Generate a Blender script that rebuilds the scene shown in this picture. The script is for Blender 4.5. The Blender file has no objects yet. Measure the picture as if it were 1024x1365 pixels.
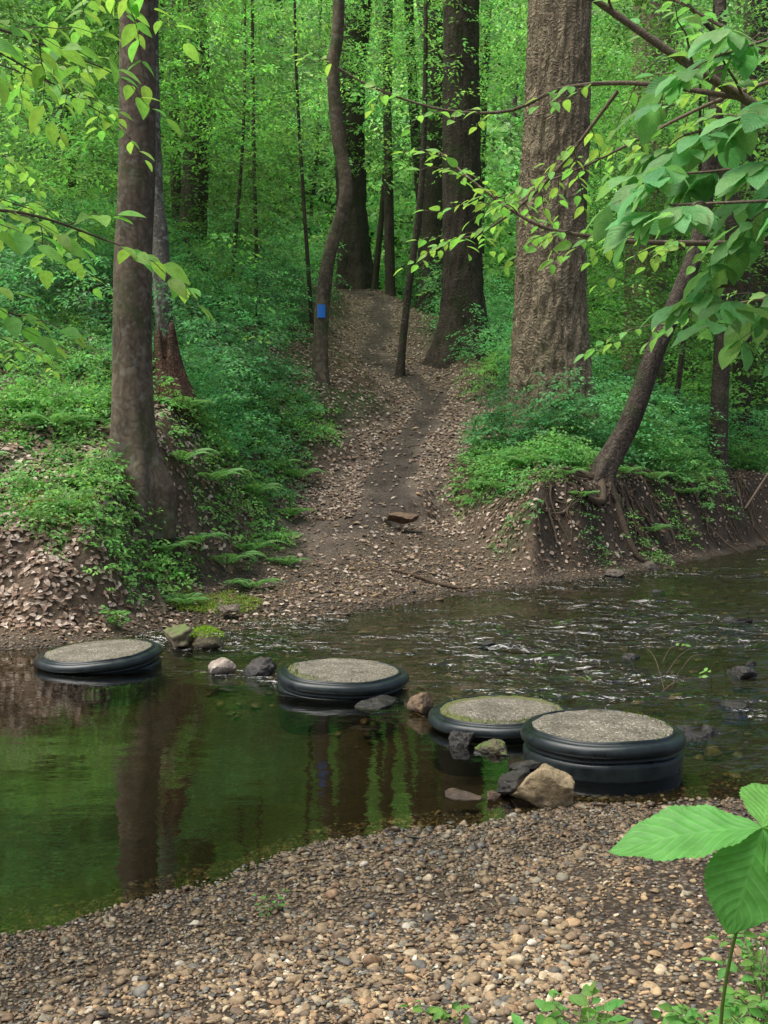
import bpy, bmesh, math
import numpy as np
from math import radians, pi
rng = np.random.default_rng(11)
SC = bpy.context.scene

# ------------------------------------------------------------ noise
def _h(a, b, c, seed):
    n = (a * 374761393 + b * 668265263 + c * 1440662683 + seed * 974711) & 0x7fffffff
    n = ((n ^ (n >> 13)) * 1274126177) & 0x7fffffff
    return ((n ^ (n >> 16)) & 0xffff) / 65535.0
def vn3(x, y, z, seed=0):
    x, y, z = np.broadcast_arrays(np.asarray(x, float), np.asarray(y, float), np.asarray(z, float))
    xi = np.floor(x).astype(np.int64); yi = np.floor(y).astype(np.int64); zi = np.floor(z).astype(np.int64)
    xf = x - xi; yf = y - yi; zf = z - zi
    xf = xf*xf*(3-2*xf); yf = yf*yf*(3-2*yf); zf = zf*zf*(3-2*zf)
    r = 0
    for dx in (0, 1):
        for dy in (0, 1):
            for dz in (0, 1):
                w = (xf if dx else 1-xf) * (yf if dy else 1-yf) * (zf if dz else 1-zf)
                r = r + w * _h(xi+dx, yi+dy, zi+dz, seed)
    return r
def fbm(x, y, z=0.0, o=4, seed=0):
    r = 0; a = .5; f = 1.0; t = 0
    for i in range(o):
        r = r + a * vn3(np.asarray(x)*f, np.asarray(y)*f, np.asarray(z)*f, seed+i); t += a
        a *= .5; f *= 2.03
    return r / t
def sst(e0, e1, x):
    t = np.clip((x-e0)/(e1-e0), 0, 1); return t*t*(3-2*t)
def nrm(v): return v / np.maximum(np.linalg.norm(v, axis=-1, keepdims=True), 1e-9)

# ------------------------------------------------------------ terrain
NX = [-70, -15, -6, -3, -1.46, -.83, -.22, .52, 1.13, 2.07, 4, 8, 20, 70]
NY = [-6, 0, 2, 3.3, 4.27, 4.74, 5.29, 5.6, 5.87, 6.07, 6.6, 8.5, 14, 25]
FX = [-70, -15, -6, -3.6, -2.05, -.67, -.29, .86, 2.17, 3.67, 5.5, 7.7, 12, 20, 70]
FY = [4, 9, 9.9, 10.5, 11.6, 12.3, 13.2, 14.6, 15.7, 17.3, 19.8, 22.6, 26, 30, 42]
def near(x): return np.interp(x, NX, NY) + .16*(vn3(x*2.2, 0, 0, 3)-.5) + .07*(vn3(x*7, 0, 0, 13)-.5)
def far(x): return np.interp(x, FX, FY) + .35*(vn3(x*1.6, 5, 0, 4)-.5) + .12*(vn3(x*6, 5, 0, 14)-.5)
PY = [13, 15, 17, 18.5, 20, 21.5, 23, 25, 28, 32, 36, 40, 46, 60, 100]
PX = [.2, .3, .1, -.1, -.12, .5, 1.1, .97, .06, -.36, .07, -.3, -1.75, -5, -20]
PH = [2.6, 2.3, 1.6, 1.3, 1.1, .85, .75, .75, .8, .8, .85, .9, .9, 1.1, 1.2]
PZY = [13, 16, 18, 20, 21.5, 23, 25, 28, 32, 36, 40, 46, 55, 80, 600]
PZZ = [0, .35, .8, 1.35, 1.95, 2.5, 3.1, 4.0, 5.1, 6.2, 7.3, 8.8, 9.6, 10.5, 12]
def pathx(y): return np.interp(y, PY, PX)
def pathw(x, y):
    d = np.abs(x-pathx(y)) - np.interp(y, PY, PH)
    return sst(-.25, .9, d + .7*(vn3(x*1.1, y*1.1, 0, 8)-.5) + .3*(vn3(x*3.1, y*3.1, 0, 9)-.5))
def height(x, y):
    x = np.asarray(x, float); y = np.asarray(y, float)
    n = near(x); f = far(x)
    s = y-f; t = n-y
    sn = s + .35*(vn3(x*.9, y*.5, 0, 21)-.5)*np.clip(s, 0, 1) + .45*(vn3(x*2.6, y*1.5, 0, 22)-.5)*np.clip(s, 0, 1)
    L = np.interp(sn, [0, .5, .9, 1.3, 4, 10, 20, 40, 90, 600], [0, .16, .62, 1.05, 2.15, 4.2, 7., 10.3, 11.5, 15])
    R = np.interp(sn, [0, .45, .8, 1.4, 2.2, 5.3, 12, 20, 40, 90, 600], [0, .12, .5, 1.25, 1.55, 2.6, 4.3, 6., 9.2, 10.5, 14])
    k = 1 - .68*sst(4., 8.5, x)
    R = np.where(R > 1.35, 1.35+(R-1.35)*k, R)
    side = sst(-.7, .7, x-pathx(y))
    S = L*(1-side)+R*side
    pz = np.minimum(np.interp(y, PZY, PZZ), np.maximum(.16*s, 0)+np.maximum(s-4.5, 0)*.6)
    d = np.maximum(np.abs(x-pathx(y)) - np.interp(y, PY, PH), 0)
    slope = np.interp(y, [14, 18, 22, 60], [2.2, .8, .36, .3])
    S = np.minimum(S, pz+.25+slope*d)
    w = pathw(x, y)
    farz = pz*(1-w)+S*w + np.interp(y, [58, 68, 90, 125, 175], [0, 3, 18, 48, 60])
    farz = farz + np.clip(s*.6, 0, 1)*(.22*(fbm(x*.7, y*.7, 0, 3, 31)-.5)*(0.3+w) + .13*(fbm(x*3.2, y*3.2, 0, 3, 33)-.5))
    nearz = .055*t + .05*(fbm(x*1.3, y*1.3, 0, 3, 41)-.5)*np.clip(t*2, 0, 1) + .014*(fbm(x*7, y*7, 0, 2, 43)-.5)
    nearz = np.where(t > 6, nearz + .08*(t-6), nearz)
    nearz = np.minimum(nearz, 3.0)
    u = np.minimum(y-n, f-y)
    line = ((x+2.5)*3.2 + (y-9.9)*3.8)/4.97       # >0 : downstream of the stepping stones
    D = .5 - .36*sst(-.3, .6, line)
    bed = -D*(1-np.exp(-np.clip(u, 0, 50)*.22/D)) + .035*(fbm(x*2.5, y*2.5, 0, 3, 51)-.5)*sst(0, .6, u)
    return np.where(s > 0, farz, np.where(t > 0, nearz, bed))
def tnormal(x, y, e=.08):
    gx = (height(x+e, y)-height(x-e, y))/(2*e); gy = (height(x, y+e)-height(x, y-e))/(2*e)
    return nrm(np.stack([-gx, -gy, np.ones_like(gx)], 1))

# ------------------------------------------------------------ mesh builder
class MB:
    def __init__(s): s.V=[]; s.F=[]; s.C=[]; s.U=[]; s.M=[]; s.n=0
    def add(s, V, F, C=(1, 1, 1), U=None, m=0):
        V = np.asarray(V, float).reshape(-1, 3); F = np.asarray(F, np.int64)
        s.V.append(V); s.F.append(F+s.n); s.n += len(V)
        C = np.asarray(C, float)
        if C.ndim == 1: C = np.tile(C, (len(V), 1))
        if C.shape[1] == 3: C = np.hstack([C, np.ones((len(C), 1))])
        s.C.append(C)
        s.U.append(np.zeros((len(V), 2)) if U is None else U)
        s.M.append(np.full(len(F), m, np.int32))
    def build(s, name, mats, smooth=True, parent=None):
        V = np.vstack(s.V); C = np.vstack(s.C); U = np.vstack(s.U); M = np.concatenate(s.M)
        loops = np.concatenate([f.ravel() for f in s.F]).astype(np.int32)
        tot = np.concatenate([np.full(len(f), f.shape[1]) for f in s.F])
        st = np.concatenate([[0], np.cumsum(tot)[:-1]]).astype(np.int32)
        me = bpy.data.meshes.new(name)
        me.vertices.add(len(V)); me.vertices.foreach_set('co', V.astype(np.float32).ravel())
        me.loops.add(len(loops)); me.loops.foreach_set('vertex_index', loops)
        me.polygons.add(len(tot)); me.polygons.foreach_set('loop_start', st)
        me.polygons.foreach_set('material_index', M)
        me.polygons.foreach_set('use_smooth', np.full(len(tot), smooth))
        a = me.color_attributes.new('Col', 'FLOAT_COLOR', 'POINT')
        a.data.foreach_set('color', C.astype(np.float32).ravel())
        if any(u.any() for u in s.U):
            uv = me.uv_layers.new(name='UVMap')
            uv.data.foreach_set('uv', U[loops].astype(np.float32).ravel())
        for m in mats: me.materials.append(m)
        me.update(calc_edges=True)
        ob = bpy.data.objects.new(name, me); SC.collection.objects.link(ob)
        if parent: ob.parent = parent
        return ob

def inst(b, tv, tf, pos, xd, nr, size, col, uv=None, m=0):
    pos = np.asarray(pos, float); N = len(pos)
    if N == 0: return
    x = nrm(np.asarray(xd, float)); n = np.asarray(nr, float)
    n = nrm(n - (n*x).sum(1, keepdims=True)*x); y = np.cross(n, x)
    R = np.stack([x, y, n], axis=2)
    size = np.asarray(size, float)
    if size.ndim == 1: size = np.stack([size]*3, 1)
    V = np.einsum('nij,nvj->nvi', R, tv[None]*size[:, None, :]) + pos[:, None, :]
    k = len(tv)
    F = (tf[None] + (np.arange(N)*k)[:, None, None]).reshape(-1, tf.shape[1])
    C = np.repeat(col, k, axis=0)
    U = None if uv is None else np.tile(uv, (N, 1))
    b.add(V.reshape(-1, 3), F, C, U, m)

LA = np.array([[0, 0, 0], [.42, .27, .07], [1, 0, -.1], [.42, -.27, .07]], float)
LAF = np.array([[0, 3, 2], [0, 2, 1]])
LH = np.array([[0, 0, 0], [.28, .25, .06], [.68, .2, .03], [1, 0, -.12], [.68, -.2, .03], [.28, -.25, .06], [.48, 0, 0]], float)
LHF = np.array([[0, 6, 1], [1, 6, 2], [2, 6, 3], [3, 6, 4], [4, 6, 5], [5, 6, 0]])
def fine_leaf(n=9, wd=.27, shape=.8, fold=.22, droop=.22, ser=0.):
    V=[]; U=[]; F=[]
    for i in range(n):
        t = i/(n-1); w = wd*max(0, math.sin(pi*t**shape))**.8*(1-.25*t**4)
        z = -droop*t*t
        for j, v in enumerate((-1, -.5, 0, .5, 1)):
            ww = w*(1+ser*((i % 3)-1)) if abs(v) == 1 else w
            V.append((t-.04*abs(v)*w, v*ww, z+fold*abs(v)*w+.012*math.sin(t*25)*abs(v))); U.append((t, v*.5+.5))
    for i in range(n-1):
        for j in range(4):
            a = i*5+j; F.append((a, a+5, a+6, a+1))
    return np.array(V), np.array(F), np.array(U)
LF = fine_leaf()
LB = fine_leaf(11, .27, 1.25, .15, .3)   # widest past the middle

def catmull(P, step):
    P = np.asarray(P, float)
    if len(P) == 2: P = np.array([P[0], (P[0]+P[1])/2, P[1]])
    Q = np.vstack([2*P[0]-P[1], P, 2*P[-1]-P[-2]])
    out=[]
    for i in range(1, len(Q)-2):
        L = np.linalg.norm((Q[i+1]-Q[i])[:3]); k = max(2, int(L/step))
        t = (np.arange(k)/k)[:, None]
        out.append(.5*((2*Q[i])+(-Q[i-1]+Q[i+1])*t+(2*Q[i-1]-5*Q[i]+4*Q[i+1]-Q[i+2])*t**2+(-Q[i-1]+3*Q[i]-3*Q[i+1]+Q[i+2])*t**3))
    out.append(P[-1:]); return np.vstack(out)

def tube(b, pts, ns=12, step=.2, ridge=0., rfreq=3., flare=0., seed=0, col=(1, 1, 1), m=0, lobes=5, buried=0.):
    """pts rows: x,y,z,r"""
    P = catmull(pts, step); C = P[:, :3]; r = np.maximum(P[:, 3], .0006)
    T = nrm(np.gradient(C, axis=0))
    up = np.array([0, 0, 1.]) if abs(T[0, 2]) < .8 else np.array([1., 0, 0])
    A = np.zeros_like(T); a = nrm(np.cross(T[0], up))
    for i in range(len(T)):
        a = a - T[i]*np.dot(a, T[i]); a = a/np.linalg.norm(a); A[i] = a
    Bn = np.cross(T, A)
    th = np.arange(ns)/ns*2*pi
    L = np.concatenate([[0], np.cumsum(np.linalg.norm(np.diff(C, axis=0), axis=1))])
    ct, s_ = np.cos(th)[None], np.sin(th)[None]
    rr = r[:, None]*np.ones((1, ns))
    if ridge:
        nz = vn3(ct*rfreq+20, s_*rfreq+20, L[:, None]*rfreq*.35, seed)
        nz2 = vn3(ct*rfreq*2.6+9, s_*rfreq*2.6+9, L[:, None]*rfreq*1.0, seed+3)
        nz3 = vn3(ct*1.2+5, s_*1.2+5, L[:, None]*.5, seed+5)
        rr = rr*(1+ridge*(1-2*np.abs(nz-.5)*2)*.6+ridge*.6*(nz2-.5)+.08*(nz3-.5))
    if flare:
        ph = vn3(ct*1.4+3, s_*1.4+3, 0, seed+9)
        lob = .25+.8*ph+.3*np.cos(th*lobes+seed)[None]
        rr = rr*(1+flare*lob*np.exp(-np.maximum(L[:, None]-buried, -.25)/(r[0]*1.4+.05)))
    V = C[:, None]+A[:, None]*(ct*rr)[..., None]+Bn[:, None]*(s_*rr)[..., None]
    n = len(C); i = np.arange(n-1)[:, None]*ns; j = np.arange(ns)[None]; j2 = (j+1) % ns
    F = np.stack([i+j, i+j2, i+ns+j2, i+ns+j], -1).reshape(-1, 4)
    b.add(V.reshape(-1, 3), F, col, None, m)
    return P

# ------------------------------------------------------------ materials
def newmat(name):
    m = bpy.data.materials.new(name); m.use_nodes = True; nt = m.node_tree; nt.nodes.clear()
    return m, nt
def nd(nt, t, inp=None, **kw):
    n = nt.nodes.new(t)
    for k, v in kw.items(): setattr(n, k, v)
    for k, v in (inp or {}).items():
        if isinstance(v, bpy.types.NodeSocket): nt.links.new(v, n.inputs[k])
        else: n.inputs[k].default_value = v
    return n
def ramp(nt, fac, stops):
    r = nt.nodes.new('ShaderNodeValToRGB'); nt.links.new(fac, r.inputs[0])
    el = r.color_ramp.elements
    while len(el) < len(stops): el.new(.5)
    for e, (p, c) in zip(el, stops):
        e.position = p; e.color = (c[0], c[1], c[2], 1) if hasattr(c, '__len__') else (c, c, c, 1)
    return r.outputs[0]
def mixc(nt, f, a, b, mode='MIX'):
    n = nt.nodes.new('ShaderNodeMix'); n.data_type = 'RGBA'; n.blend_type = mode
    for s, v in ((n.inputs[0], f), (n.inputs[6], a), (n.inputs[7], b)):
        if isinstance(v, bpy.types.NodeSocket): nt.links.new(v, s)
        elif hasattr(v, '__len__'): s.default_value = (v[0], v[1], v[2], 1)
        else: s.default_value = v
    return n.outputs[2]
def mth(nt, op, *a):
    return nd(nt, 'ShaderNodeMath', {i: v for i, v in enumerate(a)}, operation=op).outputs[0]
def out(nt, sh): nt.links.new(sh, nd(nt, 'ShaderNodeOutputMaterial').inputs[0])
def pos(nt, sc=(1, 1, 1)):
    g = nd(nt, 'ShaderNodeNewGeometry')
    return nd(nt, 'ShaderNodeMapping', {'Vector': g.outputs['Position'], 'Scale': sc}).outputs[0]
def noise(nt, vec, scale, detail=5, rough=.6):
    return nd(nt, 'ShaderNodeTexNoise', {'Vector': vec, 'Scale': scale, 'Detail': detail, 'Roughness': rough}).outputs['Fac']

def leaf_mat(name, trans=.45, veins=False, rough=.45, tcol=(1.2, 1.2, .85), spec=.3):
    m, nt = newmat(name)
    c = nd(nt, 'ShaderNodeAttribute', attribute_name='Col').outputs['Color']
    bump = None
    if veins:
        uv = nd(nt, 'ShaderNodeUVMap').outputs[0]
        s = nd(nt, 'ShaderNodeSeparateXYZ', {0: uv})
        v = mth(nt, 'ABSOLUTE', mth(nt, 'SUBTRACT', s.outputs[1], .5))
        w = mth(nt, 'SINE', mth(nt, 'MULTIPLY', mth(nt, 'MULTIPLY_ADD', v, -.55, s.outputs[0]), 62.0))
        side = ramp(nt, w, [(0, 0), (.78, 0), (1, 1)])
        mid = ramp(nt, v, [(0, 1), (.035, 0)])
        ve = mth(nt, 'MAXIMUM', side, mid)
        c = mixc(nt, mth(nt, 'MULTIPLY', ve, .4), c, mixc(nt, 1, c, (1.7, 1.5, 1.8), 'MULTIPLY'))
        n_ = noise(nt, uv, 5, 3)
        c = mixc(nt, 1, c, ramp(nt, n_, [(.2, .75), (.8, 1.25)]), 'MULTIPLY')
        bump = nd(nt, 'ShaderNodeBump', {'Height': w, 'Strength': .25, 'Distance': .002}).outputs[0]
    p = nd(nt, 'ShaderNodeBsdfPrincipled', {'Base Color': c, 'Roughness': rough, 'Specular IOR Level': spec})
    if bump: nt.links.new(bump, p.inputs['Normal'])
    t = nd(nt, 'ShaderNodeBsdfTranslucent', {'Color': mixc(nt, 1, c, tcol, 'MULTIPLY')})
    mx = nd(nt, 'ShaderNodeMixShader', {0: trans, 1: p.outputs[0], 2: t.outputs[0]})
    out(nt, mx.outputs[0]); return m

def bark_mat(name, c1, c2, sc=9., moss=0., bump=.03, lichen=0.):
    m, nt = newmat(name)
    v = pos(nt, (1, 1, .16)); v2 = pos(nt)
    vo = nd(nt, 'ShaderNodeTexVoronoi', {'Vector': nd(nt, 'ShaderNodeVectorMath', {0: v, 1: nd(nt, 'ShaderNodeTexNoise', {'Vector': v2, 'Scale': 3.}).outputs['Color']}, operation='ADD').outputs[0], 'Scale': sc}, feature='DISTANCE_TO_EDGE').outputs[0]
    n1 = noise(nt, v, sc*2.2, 8, .7); n2 = noise(nt, v2, 1.3, 4)
    h = mth(nt, 'MULTIPLY_ADD', vo, 1.2, n1)
    c = ramp(nt, h, [(.3, c2), (.62, c1), (1, tuple(min(1, k*1.5) for k in c1))])
    c = mixc(nt, 1, c, ramp(nt, n2, [(.3, .65), (.7, 1.25)]), 'MULTIPLY')
    if moss:
        z = nd(nt, 'ShaderNodeTexNoise', {'Vector': v2, 'Scale': 2.2, 'Detail': 6}).outputs['Fac']
        c = mixc(nt, ramp(nt, z, [(.52, 0), (.68, moss)]), c, (.045, .075, .02))
    if lichen:
        z = nd(nt, 'ShaderNodeTexNoise', {'Vector': v2, 'Scale': 9., 'Detail': 4}).outputs['Fac']
        c = mixc(nt, ramp(nt, z, [(.55, 0), (.62, lichen)]), c, (.28, .3, .25))
    b = nd(nt, 'ShaderNodeBump', {'Height': h, 'Strength': .9, 'Distance': bump}).outputs[0]
    p = nd(nt, 'ShaderNodeBsdfPrincipled', {'Base Color': c, 'Roughness': .88, 'Normal': b, 'Specular IOR Level': .25})
    out(nt, p.outputs[0]); return m

def rock_mat(name, c1, c2, rough=.7, moss=0.):
    m, nt = newmat(name)
    v = pos(nt); n1 = noise(nt, v, 9, 8, .65); n2 = noise(nt, v, 45, 5, .7)
    c = ramp(nt, n1, [(.3, c2), (.55, c1), (.75, tuple(min(1, k*1.6) for k in c1))])
    c = mixc(nt, 1, c, ramp(nt, n2, [(.3, .6), (.7, 1.25)]), 'MULTIPLY')
    g = nd(nt, 'ShaderNodeNewGeometry')
    z = nd(nt, 'ShaderNodeSeparateXYZ', {0: g.outputs['Position']}).outputs[2]
    wet = ramp(nt, mth(nt, 'MULTIPLY_ADD', n1, .08, z), [(.05, .4), (.11, 1.)])
    c = mixc(nt, 1, c, wet, 'MULTIPLY')
    if moss:
        nz = nd(nt, 'ShaderNodeSeparateXYZ', {0: g.outputs['Normal']}).outputs[2]
        f = mth(nt, 'MULTIPLY', nz, n1)
        c = mixc(nt, ramp(nt, f, [(.42, 0), (.5, moss)]), c, (.09, .17, .015))
    h = mth(nt, 'MULTIPLY_ADD', n2, .3, n1)
    b = nd(nt, 'ShaderNodeBump', {'Height': h, 'Strength': .9, 'Distance': .04}).outputs[0]
    p = nd(nt, 'ShaderNodeBsdfPrincipled', {'Base Color': c, 'Roughness': mixc(nt, wet, (rough*.35,)*3, (rough,)*3), 'Normal': b})
    out(nt, p.outputs[0]); return m

def attr_mat(name, rough=.75, nsc=60., spec=.4, bump=.004):
    m, nt = newmat(name)
    c = nd(nt, 'ShaderNodeAttribute', attribute_name='Col').outputs['Color']
    v = pos(nt); n = noise(nt, v, nsc, 5, .7)
    c = mixc(nt, 1, c, ramp(nt, n, [(.25, .6), (.75, 1.35)]), 'MULTIPLY')
    b = nd(nt, 'ShaderNodeBump', {'Height': n, 'Strength': .6, 'Distance': bump}).outputs[0]
    z = nd(nt, 'ShaderNodeSeparateXYZ', {0: v}).outputs[2]
    big = noise(nt, v, 1.7, 4, .6)
    w = ramp(nt, mth(nt, 'MULTIPLY_ADD', big, -.09, z), [(0, .5), (.05, 1.)])
    c = mixc(nt, 1, c, w, 'MULTIPLY')
    p = nd(nt, 'ShaderNodeBsdfPrincipled', {'Base Color': c, 'Roughness': mixc(nt, w, (.0,)*3, (rough,)*3), 'Specular IOR Level': spec, 'Normal': b})
    out(nt, p.outputs[0]); return m

M_leaf = leaf_mat('leaf_green', .5)
M_leafn = leaf_mat('leaf_near', .5, True, .45)
M_dry = leaf_mat('dry_leaf', .1, False, .8, (1, .9, .8), .2)
M_bd = bark_mat('bark_dark', (.075, .060, .045), (.016, .012, .009), 8, .6)
M_far = bark_mat('bark_distant_haze', (.08, .07, .055), (.03, .026, .02), 8, .5)  # paler than bark_dark: aerial haze painted into the bark colour
M_bb = bark_mat('bark_big', (.25, .20, .13), (.03, .023, .014), 7, .3, .07)
M_bs = bark_mat('bark_smooth', (.11, .085, .058), (.045, .035, .023), 5, .5, .008, .2)
M_bl = bark_mat('bark_lichen', (.12, .11, .09), (.05, .04, .035), 10, .4, .012, .7)
M_tw = bark_mat('twig', (.13, .10, .07), (.06, .045, .03), 40, 0, .003)
M_root = bark_mat('root', (.10, .072, .048), (.03, .02, .014), 20, .2, .01)
M_rot = bark_mat('rotten_wood', (.10, .055, .035), (.03, .018, .012), 12, .25, .03)
M_peb = attr_mat('pebble', .7, 70)
M_fern = leaf_mat('fern', .4)

# ground
m, nt = newmat('ground'); M_ground = m
a = nd(nt, 'ShaderNodeAttribute', attribute_name='Col'); v = pos(nt)
n1 = noise(nt, v, 2.5, 8, .7); n2 = noise(nt, v, 24, 6, .7); n3 = noise(nt, v, 7, 6, .7)
c = mixc(nt, 1, a.outputs['Color'], ramp(nt, n1, [(.3, .55), (.7, 1.4)]), 'MULTIPLY')
c = mixc(nt, 1, c, ramp(nt, n2, [(.3, .55), (.7, 1.4)]), 'MULTIPLY')
vo = nd(nt, 'ShaderNodeTexVoronoi', {'Vector': v, 'Scale': 42., 'Randomness': 1.})
sc_ = nd(nt, 'ShaderNodeSeparateXYZ', {0: vo.outputs['Color']})
pc = ramp(nt, sc_.outputs[0], [(0, (.05, .04, .03)), (.25, (.13, .095, .065)), (.5, (.2, .14, .09)), (.72, (.12, .11, .1)), (.9, (.3, .24, .17)), (1, (.4, .36, .3))])
pc = mixc(nt, ramp(nt, vo.outputs['Distance'], [(.35, 0), (.6, 1)]), pc, (.03, .022, .015))
ga = mth(nt, 'MULTIPLY', a.outputs['Alpha'], .7)
c = mixc(nt, ga, c, pc)
z = nd(nt, 'ShaderNodeSeparateXYZ', {0: v}).outputs[2]
wet = ramp(nt, mth(nt, 'MULTIPLY_ADD', n1, .05, z), [(.03, .6), (.09, 1)])
c = mixc(nt, 1, c, wet, 'MULTIPLY')
hh = mth(nt, 'MULTIPLY_ADD', mth(nt, 'MULTIPLY', vo.outputs['Distance'], ga), -.9, n2)
hh = mth(nt, 'MULTIPLY_ADD', mth(nt, 'MULTIPLY', n3, mth(nt, 'SUBTRACT', 1., a.outputs['Alpha'])), 2.2, hh)
b = nd(nt, 'ShaderNodeBump', {'Height': hh, 'Strength': .9, 'Distance': .035}).outputs[0]
p = nd(nt, 'ShaderNodeBsdfPrincipled', {'Base Color': c, 'Roughness': mixc(nt, wet, (.3,)*3, (.9,)*3), 'Normal': b, 'Specular IOR Level': .2})
out(nt, p.outputs[0])

# water: Fresnel reflection over tinted transparency, ripples by zone, a little pale foam in the riffle that also paints its sparkles
m, nt = newmat('water'); M_water = m
a = nd(nt, 'ShaderNodeAttribute', attribute_name='Col'); calm = a.outputs['Color']
v = pos(nt, (1, 1.9, 1)); n1 = noise(nt, v, 3.4, 3, .5); n2 = noise(nt, v, 15, 2, .5)
h1 = mth(nt, 'MULTIPLY_ADD', n2, .14, n1)
st = mth(nt, 'MULTIPLY', calm, .16)
b = nd(nt, 'ShaderNodeBump', {'Height': h1, 'Strength': 1., 'Distance': st}).outputs[0]
fr = nd(nt, 'ShaderNodeFresnel', {'IOR': 1.8, 'Normal': b}).outputs[0]
g = nd(nt, 'ShaderNodeBsdfGlossy', {'Roughness': .025, 'Normal': b, 'Color': (1, 1, 1, 1)})
t = nd(nt, 'ShaderNodeBsdfTransparent', {'Color': (.74, .71, .52, 1)})
wsh = nd(nt, 'ShaderNodeMixShader', {0: fr, 1: t.outputs[0], 2: g.outputs[0]}).outputs[0]
vf = pos(nt, (1, 2.6, 1)); f1 = noise(nt, vf, 9, 5, .65); f2 = noise(nt, v, 1.1, 2, .5)
ff = mth(nt, 'MULTIPLY', mth(nt, 'MULTIPLY', f1, calm), mth(nt, 'MULTIPLY_ADD', f2, 1., .35))
fo = ramp(nt, ff, [(.56, 0), (.70, .5)])
fm = nd(nt, 'ShaderNodeBsdfDiffuse', {'Color': (.5, .52, .48, 1)})
out(nt, nd(nt, 'ShaderNodeMixShader', {0: fo, 1: wsh, 2: fm.outputs[0]}).outputs[0])

def simple(name, col, rough, nsc=30, amt=.3, bump=.002, spec=.5):
    m, nt = newmat(name); v = pos(nt); n = noise(nt, v, nsc, 6, .65)
    c = mixc(nt, 1, col, ramp(nt, n, [(.3, 1-amt), (.7, 1+amt)]), 'MULTIPLY')
    b = nd(nt, 'ShaderNodeBump', {'Height': n, 'Strength': .6, 'Distance': bump}).outputs[0]
    p = nd(nt, 'ShaderNodeBsdfPrincipled', {'Base Color': c, 'Roughness': ramp(nt, n, [(.3, rough*.8), (.7, min(1, rough*1.5))]), 'Normal': b, 'Specular IOR Level': spec})
    out(nt, p.outputs[0]); return m
M_rub = simple('black_plastic', (.012, .018, .018), .3, 9, .6, .002, .5)
M_blue = simple('blue_paint', (.02, .2, .7), .6, 60, .15, .001)

# concrete top with exposed aggregate + moss (Col alpha = moss)
m, nt = newmat('aggregate_concrete'); M_conc = m
a = nd(nt, 'ShaderNodeAttribute', attribute_name='Col'); v = pos(nt)
vo = nd(nt, 'ShaderNodeTexVoronoi', {'Vector': v, 'Scale': 95.})
s_ = nd(nt, 'ShaderNodeSeparateXYZ', {0: vo.outputs['Color']})
pc = ramp(nt, s_.outputs[0], [(0, (.12, .105, .078)), (.5, (.19, .17, .128)), (.85, (.25, .228, .18)), (1, (.42, .39, .32))])
n1 = noise(nt, v, 6, 6, .7); n2 = noise(nt, v, 90, 4, .7)
pc = mixc(nt, ramp(nt, vo.outputs['Distance'], [(.4, 0), (.7, .6)]), pc, (.09, .078, .055))
pc = mixc(nt, 1, pc, ramp(nt, n1, [(.3, .6), (.7, 1.35)]), 'MULTIPLY')
mf = mth(nt, 'MULTIPLY', n1, a.outputs['Alpha'])
pc = mixc(nt, ramp(nt, mf, [(.25, 0), (.5, .8)]), pc, mixc(nt, n2, (.07, .08, .02), (.15, .17, .04)))
hh = mth(nt, 'MULTIPLY_ADD', vo.outputs['Distance'], -1., n2)
b = nd(nt, 'ShaderNodeBump', {'Height': hh, 'Strength': .9, 'Distance': .005}).outputs[0]
p = nd(nt, 'ShaderNodeBsdfPrincipled', {'Base Color': pc, 'Roughness': .8, 'Normal': b, 'Specular IOR Level': .2})
out(nt, p.outputs[0])

# ------------------------------------------------------------ terrain + water meshes
def axis(lo, hi, a, b, fine, g=1.12):
    xs = list(np.arange(a, b, fine)); d = fine; x = xs[-1]
    while x < hi: d *= g; x += d; xs.append(x)
    d = fine; x = xs[0]
    while x > lo: d *= g; x -= d; xs.insert(0, x)
    return np.array(xs)
def grid(xs, ys):
    X, Y = np.meshgrid(xs, ys); nx = len(xs); ny = len(ys)
    i = np.arange(ny-1)[:, None]*nx; j = np.arange(nx-1)[None]
    F = np.stack([i+j, i+j+1, i+nx+j+1, i+nx+j], -1).reshape(-1, 4)
    return X.ravel(), Y.ravel(), F
def lerp3(a, b, t): return a*(1-t[:, None])+np.asarray(b, float)[None]*t[:, None]
def greenmask(x, y):
    s = y-far(x)
    d = np.abs(x-pathx(y)) - np.interp(y, PY, PH)
    e = np.where(x > 2.3, .95, 0)
    return sst(.8+e, 1.3+e, s)*sst(.0, .7, d+.6*(vn3(x*2, y*2, 0, 66)-.5))*sst(.42, .56, fbm(x*.9, y*.9, 0, 3, 61)+.06)
xs = axis(-400, 400, -7, 10, .075, 1.05); ys = axis(-60, 600, 2.0, 30, .075, 1.05)
X, Y, F = grid(xs, ys); Z = height(X, Y)
s = Y-far(X); t = near(X)-Y; w = pathw(X, Y)
C = np.tile(np.array([.115, .083, .052]), (len(X), 1))
C = lerp3(C, [.05, .09, .03], greenmask(X, Y)*.75)
C = lerp3(C, [.045, .085, .035], sst(50, 60, Y))
pathc = (1-w)*sst(1.5, 4, s)
track = 1-sst(.2, .62, np.abs(X-pathx(Y)+.25*np.sin(Y*.9))/np.interp(Y, PY, PH)+.4*(vn3(X*2, Y*2, 0, 55)-.5))
C = lerp3(C, [.19, .15, .115], pathc*.9); C = lerp3(C, [.08, .065, .052], pathc*track*.9)
beach = np.maximum((t > -.6)*1., ((s > -.8) & (s < .7))*1.)
beach = np.maximum(beach, (1-w)*(1-sst(2.5, 5.0, s))*(s > -.8))
beach = beach*(t < 30)
C = lerp3(C, [.16, .125, .085], beach*.8)
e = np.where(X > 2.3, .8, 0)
bank = sst(.1, .4, s)*(1-sst(1.0+e, 1.5+e, s))*w
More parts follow.
